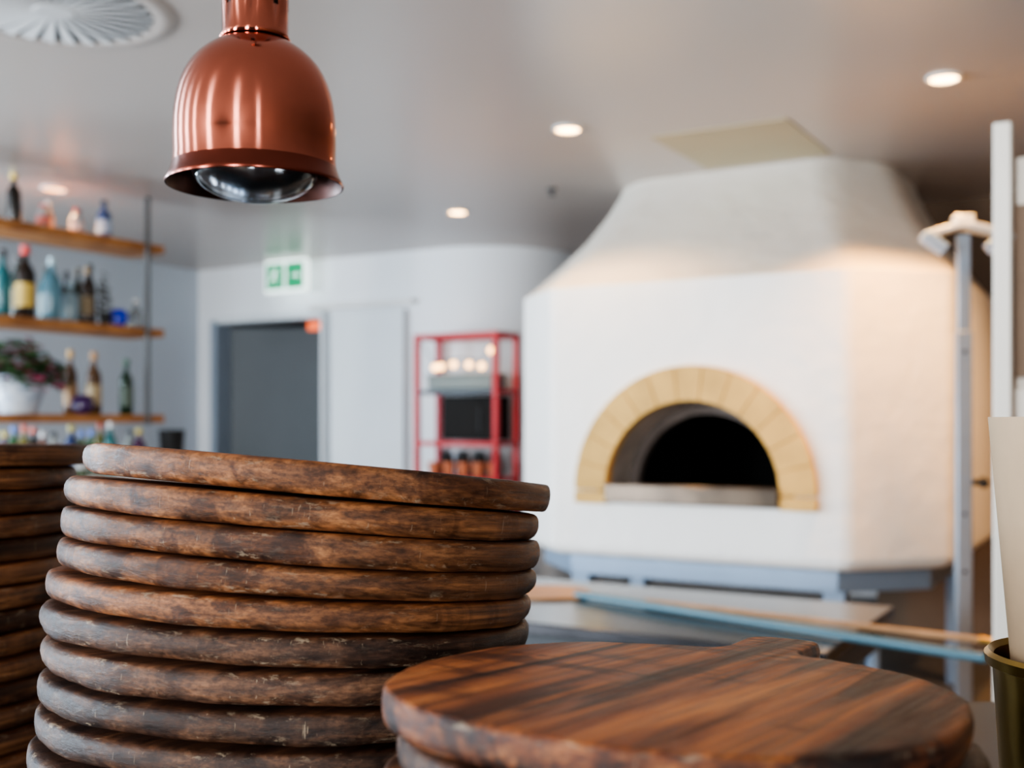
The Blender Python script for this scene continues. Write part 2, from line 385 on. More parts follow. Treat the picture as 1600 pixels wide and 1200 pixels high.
def wedge(a0,a1):
    st=4
    o_=[(R1*math.cos(a0+(a1-a0)*i/st),R1*math.sin(a0+(a1-a0)*i/st)) for i in range(st+1)]
    i_=[(R0*math.cos(a1+(a0-a1)*i/st),R0*math.sin(a1+(a0-a1)*i/st)) for i in range(st+1)]
    pts=o_+i_; q=len(pts)
    vs=[(sc_+p[0],yf,zc+p[1]) for p in pts]+[(sc_+p[0],yb,zc+p[1]) for p in pts]
    m.add(vs,[list(range(q)),list(range(q,2*q))[::-1]]+[(i,(i+1)%q,q+(i+1)%q,q+i) for i in range(q)])
g=.004
for i in range(NV): wedge(math.pi*i/NV+g,math.pi*(i+1)/NV-g)
for sgn in(-1,1):
    m.box((sc_+sgn*(R0+R1)/2,(yf+yb)/2,(zc+zb)/2-.005),(R1-R0,yb-yf,zc-zb-.002))
m.make("brick_arch",M_arch,ov,bevel=.004)
m=MB()
st=40
o_=[((R1-.006)*math.cos(math.pi*i/st),(R1-.006)*math.sin(math.pi*i/st)) for i in range(st+1)]
i_=[((R0+.004)*math.cos(math.pi*i/st),(R0+.004)*math.sin(math.pi*i/st)) for i in range(st+1)]
vs=[(sc_+p[0],-.0305,zc+p[1]) for p in o_+i_]+[(sc_+p[0],.02,zc+p[1]) for p in o_+i_]; q=st+1
fs=[]
for i in range(st):
    fs+=[(i,i+1,q+i+1,q+i),(2*q+i,2*q+q+i,2*q+q+i+1,2*q+i+1),(i,2*q+i,2*q+i+1,i+1),(q+i,q+i+1,3*q+i+1,3*q+i)]
m.add(vs,fs); m.make("mortar",mat("mortar_tan",(.42,.25,.07),.9,var=.1),ov)
m=MB()
def archring(R,y,z0): 
    return [(sc_+R*math.cos(math.pi*i/24),y,zc+R*math.sin(math.pi*i/24)) for i in range(25)]+[(sc_-R,y,z0),(sc_+R,y,z0)]
rs=[archring(.408,.0,zb),archring(.395,.20,zb)]
q=27
m.add([p for r_ in rs for p in r_],[(i,(i+1)%q,q+(i+1)%q,q+i) for i in range(q)])
m.make("mouth_tunnel",M_mouth,ov,ang=60)
m=MB(); rs=[archring(.395,.20,zb),archring(.35,.21,zb),archring(.35,.26,zb)]
m.add([p for r_ in rs for p in r_],[(j*q+i,j*q+(i+1)%q,(j+1)*q+(i+1)%q,(j+1)*q+i) for j in range(2) for i in range(q)])
m.make("inner_lip",mat("grey_brown_inner_lip",(.16,.13,.115),.8,var=.35,vscale=8),ov,ang=60)
m=MB(); rs=[archring(.35,.26,zb),archring(.55,.42,zb),archring(.62,1.0,zb),archring(.4,1.6,zb)]
m.add([p for r_ in rs for p in r_],[(j*q+i,j*q+(i+1)%q,(j+1)*q+(i+1)%q,(j+1)*q+i) for j in range(3) for i in range(q)]+[[3*q+i for i in range(q)]])
m.make("baking_chamber",M_black,ov,ang=60)
m=MB(); m.box((sc_,.07,CZ-.322),(.80,.24,.08)); m.box((sc_,-.048,CZ-.281),(.81,.05,.006)); m.make("steel_sill",M_sill,ov,bevel=.004)
m=MB()
ins=[(.06,.10),(1.32,.10),(1.64,.42),(1.64,1.6),(1.3,1.9),(.06,1.9),(-.26,1.6),(-.26,.42)]
m.prism(ins,.63,ZB+.005)
for x,y in((.10,.16),(1.30,.16),(1.58,1.5),(-.2,1.5)): m.box((x,y,.32),(.09,.09,.64))
m.box((.7,.16,.22),(1.2,.05,.05)); m.make("stand",M_steelb,ov,bevel=.004)

# ------------------------------------------------------------------ prep bench
FR=toroom(.857,3.06)
be=thing("steel_prep_bench","stainless steel prep bench with dark underside standing before the oven","bench",W(FR[0],FR[1],0),TH)
BL,BW,BZ=2.3,.90,.72
m=MB(); m.box((-BL/2,BW/2,BZ-.02),(BL,BW,.04)); m.make("worktop",mat("worktop_steel",(.115,.12,.135),.22,1,var=.4,vscale=3),be,bevel=.005)
m=MB(); m.box((-BL/2,BW/2,BZ-.085),(BL-.06,BW-.06,.09)); m.make("apron",M_darksteel,be)
for x in(-.06,-BL+.06):
    for y in(.06,BW-.06):
        m=MB(); m.tube((x,y,0),(x,y,BZ-.04),.022); m.make("leg",M_steelb,be)
m=MB(); m.box((-BL/2,BW/2,.2),(BL-.1,BW-.1,.02)); m.make("lower_shelf",M_steel,be)
def peel(name,label,p0,p1,hm,bm_,hr):
    p0=Vector(p0);p1=Vector(p1); d=(p1-p0); L=d.length; az=math.atan2(d.y,d.x)
    e=thing(name,label,"pizza peel",p0,az)
    MB().tube((0,0,hr),(L,0,hr),hr,16).make("handle",hm,e)
    pts=[]
    for i in range(33):
        a=math.radians(20+320*i/32); pts.append((-.15+.16*math.cos(a)*1.0,.16*math.sin(a)))
    pts=[(.03,.02)]+pts+[(.03,-.02)]
    MB().prism(pts,.001,.009).make("blade",bm_,e,bevel=.001)
    return e
peel("pizza_peel","muted teal-handled pizza peel lying across the steel bench",(.23,4.00,BZ+.002),(1.235,2.92,BZ+.002),M_teal,M_wood,.014)
p0=Vector((.46,3.86,BZ+.001)); p1=Vector((1.373,3.14,BZ+.001)); dd=p1-p0
e=thing("wooden_rod","long pale wooden rod lying across the steel bench","rod",p0,math.atan2(dd.y,dd.x))
MB().tube((0,0,.0115),(dd.length,0,.0115),.010,16).make("shaft",M_wood,e); MB().tube((dd.length-.06,0,.0115),(dd.length+.01,0,.0115),.0108,16).make("end_cap",M_brass,e)

# upright metal stand by the oven
st=thing("metal_stand","tall slim grey steel post with angled bracket arms beside the oven","stand",(1.732,4.3,0),math.radians(-8))
MB().box((0,0,.01),(.32,.32,.02)).make("base_plate",M_postg,st,bevel=.003)
MB().box((0,0,.86),(.058,.052,1.68)).make("lower_tube",M_postg,st,bevel=.005)
MB().box((0,0,1.84),(.046,.042,.46)).make("upper_tube",M_postg,st,bevel=.004)
for z in(.78,1.0,1.62): MB().tube((0,-.0255,z),(0,-.0275,z),.008,12).make("bolt",M_blk,st)
m=MB(); m.tube((.03,0,1.12),(.07,0,1.12),.012); m.lathe(sph(.022,8),12,(.075,0,1.12)); m.make("clamp_knob",M_blk,st)
MB().box((0,0,2.125),(.075,.06,.04)).make("cap",M_alu,st,bevel=.006)
m=MB()
for s in(-1,1):
    R=Matrix.Rotation(s*math.radians(14),3,'Y')
    m.box((s*.075,0,2.088),(.15,.10,.022),R)
m.make("bracket_arms",M_alu,st,bevel=.003)
for s in(-1,1):
    R=Matrix.Rotation(-s*math.radians(38),3,'Y')
    MB().box((s*.118,-.045,2.035),(.10,.05,.045),R).make("end_plate",M_steelb,st,bevel=.003)

# tall cabinet
sx_=toroom(1.315,3.0)
sh=thing("tall_white_cabinet","tall cream metal cabinet with dark brown inset panel and slim post","cabinet",W(sx_[0],sx_[1],0),TH)
MB().box((0,0,1.075),(.045,.045,2.15)).make("post",M_cream,sh,bevel=.004)
MB().box((.48,.25,1.03),(.9,.46,2.06)).make("cabinet_body",M_cream,sh,bevel=.004)
MB().box((.48,.010,1.70),(.90,.02,.46)).make("inset_panel",M_brown,sh,bevel=.002)
MB().box((.48,.010,.75),(.90,.02,1.38)).make("door",M_cream,sh,bevel=.004)
MB().tube((.12,-.02,1.0),(.12,-.02,1.25),.008).make("handle",M_steel,sh)

# ------------------------------------------------------------------ red rack
rk=thing("red_metal_rack","open red metal storage rack against the white wall","rack",(-.11,7.70,0),TH)
RW,RD,RHt=.66,.28,1.98
for x in(-RW,0):
    for y in(0,RD): MB().box((x,y,RHt/2),(.038,.038,RHt)).make("post",M_red,rk,bevel=.003)
m=MB()
for y in(0,RD): m.box((-RW/2,y,RHt-.018),(RW,.03,.035))
for x in(-RW,0): m.box((x,RD/2,RHt-.018),(.03,RD,.035))
m.make("top_rail",M_red,rk)
for z in(.3,.95,1.20,1.565):
    m=MB(); m.box((-RW/2,RD/2,z),(RW,RD,.015),mi=1)
    for y in(0,RD): m.box((-RW/2,y,z),(RW,.03,.03),mi=(1 if z>1.5 else 0))
    for x in(-RW,0): m.box((x,RD/2,z),(.03,RD,.03))
    m.make("shelf",[M_red,M_darksteel],rk)
def RK(x,y,z): 
    v=Matrix.Rotation(TH,3,'Z')@Vector((x,y,z)); return v+Vector((-.11,7.70,0))
M_boxg=mat("grey_storage_box",(.20,.25,.25),.6,var=.1)
e=thing("storage_box","grey lidded storage box on the red rack","box",RK(-.33,.14,1.586),TH)
MB().box((0,0,.045),(.54,.2,.09)).make("box_body",M_boxg,e,bevel=.008); MB().box((0,0,.098),(.56,.22,.016)).make("lid",M_boxg,e,bevel=.004)
M_mw=mat("matte_black_enamel",(.006,.006,.006),.8,var=.2)
e=thing("microwave_oven","black countertop microwave on the red rack","microwave",RK(-.25,.14,1.221),TH)
MB().box((0,0,.16),(.43,.22,.31)).make("case",M_mw,e,bevel=.008)
MB().box((-.05,-.115,.16),(.28,.01,.25)).make("door",M_mw,e,bevel=.004)
MB().tube((.11,-.135,.06),(.11,-.135,.24),.006).make("handle",M_darksteel,e)
cup=None
for i in range(5):
    p=RK(-.58+i*.125,.1,.971)
    if cup is None:
        cup=thing("terracotta_pot","small terracotta pot on the red rack","pot",p,0,"terracotta pots on the red rack")
        MB().lathe([(0,0),(.032,0),(.045,.075),(.05,.075),(.05,.095),(.042,.095),(.03,.01),(0,.01)],18).make("pot_body",M_terra,cup)
    else: copy_thing(cup,p)
for i in range(4):
    e=thing("storage_jar","dark storage jar on the lower rack shelf","jar",RK(-.55+i*.14,.215,.971),0,"dark jars on the red rack")
    MB().lathe([(0,0),(.045,0),(.05,.02),(.05,.13),(.038,.15),(0,.15)],18).make("jar_body",M_blk,e)
    MB().lathe([(0,.152),(.04,.152),(.04,.175),(0,.178)],18).make("lid",M_darksteel,e)
sl=thing("string_lights","string of small warm glowing bulbs hung across the red rack","string lights",RK(-.33,-.0,1.96),TH)
m=MB(); prev=None; bp=[]
for i in range(25):
    t=i/24; x=-.31+.62*t; z=-.03-.14*min(1,min(t,1-t)*6)-.010*math.sin(9*t)
    p=(x,.02,z)
    if prev: m.tube(prev,p,.003,6)
    prev=p
    if i in (5,7,11,16,20,23): bp.append(p)
m.make("wire",M_blk,sl)
for p in bp: MB().lathe(sph(.024,8),12,(p[0],p[1]-.01,p[2]-.04)).make("bulb",M_glow2,sl)

# ------------------------------------------------------------------ hanging bottle shelves
SE=(-2.17,6.70)
def sh_t(u):
    k=(u-800)/F; return (6.7*k+2.17)/(.864*k-.504)
SR,SB=toroom(*SE)
SHZ=[CZ+1.04,CZ+.548,CZ+.045]
SL=2.0
for i,z in enumerate(SHZ):
    o=MB().box((0,-SL/2-.02,-.024),(.30,SL,.048)).make("hanging_shelf",M_shelf,loc=W(SR,SB,z),rotz=TH,bevel=.004)
    tag(o,["upper","middle","lower"][i]+" long oak plank shelf hung on metal rods","shelf","oak bottle shelves on rods")
for x,t in((.164,.16),(-.164,1.5)):
    v=W(SR+x,SB-t,SHZ[2]-.06)
    o=MB().tube((0,0,0),(0,0,CEIL-SHZ[2]+.06),.015).make("shelf_rod",M_pole,loc=v); tag(o,"thin dark metal rod hanging from the ceiling beside oak shelves","rod","shelf hanging rods")
def bottle(u,lev,s,h,rad,col,cap,labc=None,clear=.5,kind="bottle",label="",shoulder=.6,z=None):
    t=sh_t(u); p=W(SR+s,SB-t,(SHZ[lev]+.001) if z is None else z)
    nm="%.2f%.2f%.2f%.1f"%(*col,clear)
    gm=bpy.data.materials.get("glass_"+nm) or mat("glass_"+nm,tuple(c*.65 for c in col),.12,0,trans=clear*.8,var=.1)  # glass colour darkened to imitate dimmer light at the shelves
    e=thing(kind,label,"bottle",p,0,"bottles on the oak shelves")
    nr=rad*.32
    MB().lathe([(0,0),(rad*.9,0),(rad,.01),(rad,h*shoulder),(rad*.85,h*(shoulder+.08)),(nr*1.2,h*(shoulder+.17)),(nr,h*(shoulder+.22)),(nr,h*.93),(nr*1.2,h*.94),(nr*1.2,h*.96),(0,h*.96)],20).make("glass_body",gm,e)
    cm=bpy.data.materials.get("cap_%.2f%.2f%.2f"%cap) or mat("cap_%.2f%.2f%.2f"%cap,cap,.4,var=.1)
    MB().lathe([(0,h*.965),(nr*1.3,h*.965),(nr*1.3,h*.88),(nr*1.45,h*.88),(nr*1.45,h),(0,h)],16).make("cap",cm,e)
    if labc:
        lm=bpy.data.materials.get("label_%.2f%.2f%.2f"%labc) or mat("label_%.2f%.2f%.2f"%labc,tuple(c*.8 for c in labc),.6,var=.1)  # label colour darkened too, for the dim shelf light
        MB().lathe([(rad+.0005,h*.15),(rad+.0015,h*.15),(rad+.0015,h*.48),(rad+.0005,h*.48)],20,closed=True).make("paper_label",lm,e)
    return e
blk=(.02,.02,.02)
bottle(12,0,.05,.26,.036,(.02,.015,.01),(.75,.55,.12),None,.1,label="dark bottle with yellow cap on the top oak shelf")
bottle(36,0,-.06,.18,.03,(.6,.65,.7),(.8,.8,.8),(.8,.8,.85),.5,label="small clear bottle with white label on the top shelf")
bottle(58,0,.05,.13,.035,(.7,.7,.72),(.7,.08,.05),(.75,.2,.15),.3,label="squat pale bottle with red cap on the top shelf")
bottle(82,0,-.04,.17,.03,(.6,.45,.35),(.8,.75,.7),(.75,.6,.45),.3,label="amber tinted bottle with cream label on the top shelf")
bottle(110,0,.05,.14,.034,(.7,.72,.75),(.75,.1,.06),(.8,.78,.78),.3,label="small white-labelled bottle with red cap on the top shelf")
bottle(132,0,-.05,.16,.03,(.35,.42,.5),(.2,.2,.25),(.6,.6,.65),.3,label="small grey-blue bottle with pale label on the top shelf")
bottle(155,0,.04,.22,.04,(.10,.18,.42),(.05,.05,.06),(.45,.6,.8),.3,label="blue spirit bottle with pale label on the top shelf")
bottle(8,1,-.02,.36,.04,(.05,.30,.34),blk,None,.5,label="tall teal glass bottle on the middle shelf")
bottle(28,1,.06,.38,.05,(.03,.02,.015),(.65,.06,.05),(.65,.45,.10),.1,label="dark bottle with yellow label and red cap, middle shelf")
bottle(44,1,-.09,.35,.038,(.03,.06,.05),(.1,.1,.1),(.35,.30,.2),.3,label="dark green bottle with tan label on the middle shelf")
bottle(72,1,.05,.34,.046,(.30,.62,.75),(.45,.6,.65),None,.75,label="pale blue glass bottle on the middle shelf")
bottle(88,1,-.09,.32,.036,(.04,.22,.26),(.1,.1,.1),(.4,.5,.5),.3,label="deep teal bottle with pale label on the middle shelf")
bottle(97,1,.07,.22,.045,(.55,.72,.78),(.3,.4,.45),None,.8,label="squat clear blue bottle on the middle shelf")
bottle(120,1,-.09,.30,.036,(.05,.05,.05),blk,(.3,.3,.3),.1,label="black bottle with grey label on the middle shelf")
bottle(138,1,-.09,.33,.034,(.04,.05,.03),(.1,.08,.05),(.2,.15,.1),.2,label="dark green bottle with brown label on the middle shelf")
bottle(157,1,-.09,.36,.034,(.03,.02,.015),blk,None,.1,label="tall black bottle on the middle shelf")
bottle(121,1,.08,.31,.033,(.05,.03,.02),(.3,.2,.1),(.25,.18,.1),.2,label="brown bottle with ochre label on the middle shelf")
bottle(203,1,.05,.17,.045,(.75,.8,.82),(.7,.72,.72),None,.85,label="small round clear glass bottle on the middle shelf",shoulder=.5)
bottle(123,2,-.07,.36,.036,(.18,.08,.03),(.6,.35,.1),(.5,.3,.15),.3,label="amber bottle with copper foil on the lower shelf")
bottle(143,2,.02,.35,.040,(.22,.10,.03),(.5,.25,.08),(.6,.45,.25),.3,label="amber brown bottle with tan label on the lower shelf")
bottle(158,2,-.08,.30,.034,(.03,.03,.02),blk,(.25,.1,.08),.2,label="dark bottle with maroon label on the lower shelf")
bottle(190,2,.04,.32,.038,(.012,.05,.02),(.02,.09,.04),(.12,.16,.12),.2,label="dark green wine bottle on the lower shelf")
def vessel(u,lev,s,rad,m_,name,label,cat):
    p=W(SR+s,SB-sh_t(u),SHZ[lev]+.001); e=thing(name,label,cat,p)
    MB().lathe([(0,0),(rad*.5,0),(rad*.95,rad*.5),(rad,rad),(rad*.85,rad*1.5),(rad*.6,rad*1.75),(rad*.55,rad*1.7),(rad*.8,rad*1.4),(rad*.9,rad),(rad*.8,rad*.5),(0,rad*.2)],24).make("bowl_body",m_,e)
    return e
vessel(170,1,.08,.055,mat("cobalt_glaze",(.01,.03,.50),.15,var=.1),"cobalt_blue_bowl","small cobalt blue round bowl on the middle oak shelf","bowl")
vessel(112,2,.09,.06,mat("purple_glass",(.05,.015,.09),.1,var=.1),"purple_glass_bowl","dark purple round glass bowl on the lower shelf","bowl")
def foliage(name,e,n,rx,rz,z0,ms,size,seed,nf=0,fs_=.018):
    rnd=random.Random(seed); m=MB()
    for i in range(n+nf):
        mi=0 if i<n else 1
        a=rnd.uniform(0,6.28); rr=rx*math.sqrt(rnd.random()); zz=z0+rz*rnd.random()*(1-.5*rr/rx)-.08*(rr/rx)**3
        c=Vector((rr*math.cos(a),rr*math.sin(a),zz)); R=Matrix.Rotation(rnd.uniform(0,6.28),3,'Z')@Matrix.Rotation(rnd.uniform(-1,1),3,'X')
        s=(size if mi==0 else fs_)*rnd.uniform(.6,1.3)
        m.add([c+R@Vector(q) for q in((-s,0,0),(-.3*s,.4*s,.1*s),(s,0,-.1*s),(-.3*s,-.4*s,.1*s))],[(0,1,2,3)],mi)
    return m.make(name,ms,e,smooth=False)
p=W(SR+.0,SB-sh_t(28),SHZ[2]+.001)
e=thing("potted_plant","leafy plant with magenta flowers in a white oval planter","potted plant",p,TH)
m=MB(); m.lathe([(0,0),(.09,0),(.125,.10),(.135,.18),(.14,.20),(.128,.20),(.12,.18),(0,.17)],28); m.make("planter",mat("white_blue_ceramic",(.62,.68,.74),.25,col2=(.35,.43,.55),vscale=18),e)
foliage("foliage",e,520,.24,.24,.19,[M_leaf,M_flower],.042,3,240,.030)
p=W(SR+.095,SB-sh_t(146),SHZ[1]+.001)
e=thing("potted_succulent","small dark trailing plant in a black pot on the middle shelf","potted plant",p)
MB().lathe([(0,0),(.025,0),(.034,.07),(.028,.07),(0,.055)],18).make("pot",M_blk,e); foliage("foliage",e,120,.038,.26,.08,mat("dull_leaf",(.06,.05,.03),.6,var=.4),.020,9)
ba=thing("back_bar_counter","long bar counter with pale top under the bottle shelves","bar counter",W(SR,SB,0),TH)
MB().box((0,-.9,1.03),(.6,2.3,.05)).make("countertop",M_white,ba,bevel=.006); MB().box((0,-.9,.50),(.5,2.2,1.0)).make("cabinet",M_darksteel,ba)
cols=[(.05,.3,.32),(.10,.16,.05),(.6,.65,.6),(.3,.28,.08),(.1,.15,.35),(.35,.12,.05),(.06,.2,.09),(.65,.65,.68),(.03,.03,.03),(.15,.05,.15)]
labcols=[(.6,.6,.55),(.15,.25,.5),(.5,.35,.1),(.65,.65,.65),(.4,.1,.06)]
caps=[(.7,.7,.7),(.6,.1,.05),(.1,.2,.6),(.6,.5,.1),(.02,.02,.02)]
bl=["teal","dark olive","clear","olive-yellow","navy blue","rust brown","dark green","frosted white","black","purple"]
for i,u in enumerate(range(-8,215,15)):
    ci=(i*3)%10; hh=random.uniform(.24,.30); r_=random.uniform(.034,.042)
    if u==127: continue
    bottle(u,2,(-.16,.16,.0)[i%3],hh,r_,cols[ci],caps[i%5],labcols[(i*3+2)%5],.3,label=bl[ci]+" glass bottle standing on the bar counter",z=1.056)
p=W(SR+.1,SB-sh_t(250),1.056)
e=thing("ice_bucket","dark round ice bucket on the bar counter","bucket",p)
MB().lathe([(0,0),(.06,0),(.075,.24),(.08,.25),(.07,.25),(.055,.01),(0,.01)],24).make("bucket_body",M_blk,e)

# ------------------------------------------------------------------ copper heat lamp
LD=1.08; s=LD/F
def pv(r,v): return (r*s,(HZ-v)*s)
hl=thing("heat_lamp","hanging polished copper heat lamp with bell shade and clear bulb","heat lamp",((399-800)*s,LD,CZ))
outer=[pv(136,291),pv(137,288),pv(135,284),pv(130,274),pv(126,262),pv(124.5,250),pv(124.8,225),pv(124.8,200),pv(123.8,182),pv(121.5,165),pv(118.5,149),pv(114,134),pv(108,120),pv(100,106),pv(90,94),pv(78,83),pv(65,74),pv(52,66)]
rim=[outer[0],outer[1],outer[2],outer[3],outer[4],pv(124.6,256)]
MB().lathe(outer[4:],128).make("shade",M_copper,hl,ang=80)
MB().lathe(rim,128).make("shade_rim",M_copperd,hl,ang=80)
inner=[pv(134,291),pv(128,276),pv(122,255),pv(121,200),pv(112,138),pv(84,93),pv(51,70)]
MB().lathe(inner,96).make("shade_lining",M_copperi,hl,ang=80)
m=MB(); seg=64; zs=[64,56,18,-40,-70]; rr=[55,51,51,51,48]
vs=[];fs=[]
for z_,r_ in zip(zs,rr):
    for i in range(seg):
        a=2*math.pi*i/seg; vs.append((r_*s*math.cos(a),r_*s*math.sin(a),(HZ-z_)*s))
for j in range(4):
    for i in range(seg):
        if j==2 and (i%8)in(0,1): continue
        fs.append((j*seg+i,j*seg+(i+1)%seg,(j+1)*seg+(i+1)%seg,(j+1)*seg+i))
m.add(vs,fs); co=m.make("collar",M_copper,hl,ang=50); sd=co.modifiers.new("s",'SOLIDIFY'); sd.thickness=.0015
MB().lathe([pv(0,60),pv(40,60),pv(40,-66),pv(0,-66)],32).make("socket",M_blk,hl)
MB().lathe([pv(0,-110),pv(12,-108),pv(30,-90),pv(48,-70),pv(48,-66),pv(0,-66)],48).make("top_cap",M_copperd,hl)
MB().tube((0,0,(HZ+108)*s),(0,0,CEIL-CZ-.02),.004).make("cord",M_blk,hl)
MB().lathe([(0,-.03),(.03,-.028),(.055,-.01),(.055,0),(0,0)],32,(0,0,CEIL-CZ)).make("canopy",M_copper,hl)
zc_=(HZ-268)*s; rb=97*s
bp=[(rb*math.sin(a),zc_-rb*.49*math.cos(a)) for a in [math.pi*.5*i/10 for i in range(11)]]+[(rb*.98,zc_+.012),(rb*.8,zc_+.05),(rb*.4,zc_+.085),(rb*.35,zc_+.12)]
MB().lathe(bp,64).make("bulb",M_glass,hl,ang=80)
MB().lathe([(rb*.93,zc_+.004),(rb*.75,zc_+.048),(rb*.36,zc_+.08),(0,zc_+.082)],64).make("reflector",M_mirror,hl,ang=80)

# ------------------------------------------------------------------ serving boards
T=.021
def board_mesh(name,R,mt,seed,hw=.030,hl_=.072,sq=2.0,var=.0015,prof=1.0):
    rnd=random.Random(seed); ph=[rnd.uniform(0,6.28) for _ in range(8)]
    def rad(a):
        c,s2=abs(math.cos(a)),abs(math.sin(a)); base=R/((c**sq+s2**sq)**(1/sq))
        return base+var*(math.sin(2*a+ph[0])+.7*math.sin(3*a+ph[1])+.3*math.sin(7*a+ph[2])+.12*math.sin(17*a+ph[3])+.05*math.sin(41*a+ph[6]))
    pts=[]
    a0=math.asin((hw+.018)/R); n=240
    for i in range(n+1):
        a=math.pi/2+a0+(2*math.pi-2*a0)*i/n; r_=rad(a); pts.append(Vector((r_*math.cos(a),r_*math.sin(a))))
    def bez(p,q,r_,k): return [p*(1-t)**2+q*2*t*(1-t)+r_*t*t for t in [(j+1)/k for j in range(k)]]
    yR=R*math.cos(a0)
    ytop=R+hl_
    pts+=bez(pts[-1],Vector((hw,yR-.0+.004)),Vector((hw-.002,yR+.026)),7)
    cr=hw*.75
    pts.append(Vector((hw,ytop-cr)))
    pts+=bez(pts[-1],Vector((hw,ytop)),Vector((hw-cr,ytop)),7)
    pts.append(Vector((-hw+cr,ytop)))
    pts+=bez(pts[-1],Vector((-hw,ytop)),Vector((-hw,ytop-cr)),7)
    pts.append(Vector((-hw+.002,yR+.026)))
    pts+=bez(pts[-1],Vector((-hw,yR+.004)),pts[0],7)[:-1]
    N=len(pts); nor=[]
    for i in range(N):
        d=(pts[(i+1)%N]-pts[i-1]); nn=Vector((d.y,-d.x)); nn.normalize(); nor.append(nn)
    h=T/2
    base=[(.0080,1.0),(.0046,.95),(.0022,.82),(.0008,.60),(.0001,.32),(.0,-.02),(.0008,-.40),(.0026,-.72),(.0050,-.92),(.0082,-1.0)]
    m=MB(); vs=[]
    for off,z in base:
        for i in range(N):
            a=math.atan2(pts[i].y,pts[i].x)
            wear=1+.30*math.sin(5*a+ph[4])+.20*math.sin(13*a+ph[5])+.08*math.sin(37*a+ph[7])
            q=pts[i]-nor[i]*off*wear*prof
            vs.append((q.x,q.y,z*h))
    K=len(base)
    fs=[(j*N+i,j*N+(i+1)%N,(j+1)*N+(i+1)%N,(j+1)*N+i) for j in range(K-1) for i in range(N)]
    vs+=[(0,0,h),(0,0,-h)]; c1=len(vs)-2; c2=len(vs)-1
    for i in range(N):
        fs.append((i,(i+1)%N,c1)); fs.append(((K-1)*N+(i+1)%N,(K-1)*N+i,c2))
    m.add(vs,fs)
    return m.make(name,mt,ang=50)
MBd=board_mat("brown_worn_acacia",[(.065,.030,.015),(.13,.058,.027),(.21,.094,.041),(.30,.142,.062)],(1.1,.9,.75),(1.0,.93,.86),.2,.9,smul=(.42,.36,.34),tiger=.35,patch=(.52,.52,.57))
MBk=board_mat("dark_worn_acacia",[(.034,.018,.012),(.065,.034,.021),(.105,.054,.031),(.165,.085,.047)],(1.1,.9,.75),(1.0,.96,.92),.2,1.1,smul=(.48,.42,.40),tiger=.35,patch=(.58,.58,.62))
MBw=board_mat("warm_acacia",[(.055,.018,.008),(.17,.052,.017),(.31,.108,.033),(.46,.19,.062)],(1.12,1.02,.95),(.58,.53,.50),.10,1.1,smul=(.13,.10,.09),tiger=.9,tpos=.48,vr=(1,1.05),spec=.35)
protos=[board_mesh("serving_board",.176,MBd,1),board_mesh("serving_board",.1755,MBd,2,hw=.028),board_mesh("serving_board",.177,MBd,3,sq=2.04),board_mesh("serving_board",.1765,MBd,8,hw=.032,sq=2.02)]
warm=board_mesh("serving_board",.176,MBw,5,hw=.032,hl_=.090,sq=2.30,prof=.8)
used=set()
def place(proto,x,y,z,a,b,az,scale,zs,label,group,mt=None):
    if proto.name in used: o=proto.copy(); scene.collection.objects.link(o)
    else: o=proto; used.add(proto.name)
    nrm=Vector((a,b,1)).normalized()
    q=Vector((0,0,1)).rotation_difference(nrm)@Matrix.Rotation(-math.radians(az),4,'Z').to_quaternion()
    o.rotation_mode='QUATERNION'; o.rotation_quaternion=q; o.location=(x,y,z); o.scale=(scale,scale,zs)
    if mt: o.material_slots[0].link='OBJECT'; o.material_slots[0].material=mt
    tag(o,label,"serving board",group); return o
labs=["worn round wooden serving board in a tall stack","scuffed brown round wooden serving board in a tall stack","chipped reddish-brown round wooden serving board in a tall stack"]
A=[.090,.084,.079,.075,.067,.058,.048,.039,.031,.024,.017,.011,.005,.0]
Bt=[.064,.066,.068,.070,.071,.070,.066,.060,.052,.043,.033,.022,.011,.0]
UC=[506,482,484,476,464,458,460,464,460,446,452,446,452,446]
HW=[366,368,370,374,378,380,380,381,382,386,382,382,382,382]
D0=.95; T0=[.0226*random.uniform(.92,1.08) for _ in range(14)]
h=.0415*D0/.83; hs=[h]
for i in range(1,14):
    lev=.255 if i<9 else .30
    h+=(T0[i]+T0[i-1])/2+.0004+lev*math.hypot(A[i]-A[i-1],Bt[i]-Bt[i-1]); hs.append(h)
COUNTER=CZ-hs[-1]-T0[-1]/2-.001
for i in range(14):
    hw=HW[i]/F; R=hw*D0/math.sqrt(1+hw*hw)
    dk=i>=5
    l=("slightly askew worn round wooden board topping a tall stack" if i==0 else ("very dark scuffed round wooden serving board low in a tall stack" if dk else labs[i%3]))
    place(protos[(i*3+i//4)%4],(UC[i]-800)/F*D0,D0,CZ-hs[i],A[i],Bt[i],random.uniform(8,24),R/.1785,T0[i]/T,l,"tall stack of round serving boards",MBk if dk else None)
# right stack
D1=.60; T1=.0195; topz=CZ-.160*D1/.684-T1/2
zb0=COUNTER+T1/2+.001; nR=int((topz-zb0)/(T1+.0024))+1
for i in range(nR):
    z=topz-(topz-zb0)*i/(nR-1); f=1-(i/(nR-1))
    ucs=[1052,1067,1050,1060,1046,1058,1052,1060,1050,1055,1048]
    if i==0: place(warm,(ucs[0]-800)/F*D1,D1,z,.027*f,.05*f,29,.852,T1/T,"reddish-brown round acacia paddle board with short handle topping a stack","low stack of round paddle boards")
    else: place(protos[i%4],(ucs[i%11]-800)/F*D1,D1,z,.027*f,.05*f,random.uniform(24,32),.865,T1/T,"dark round wooden paddle board within a low stack","low stack of round paddle boards",MBk)
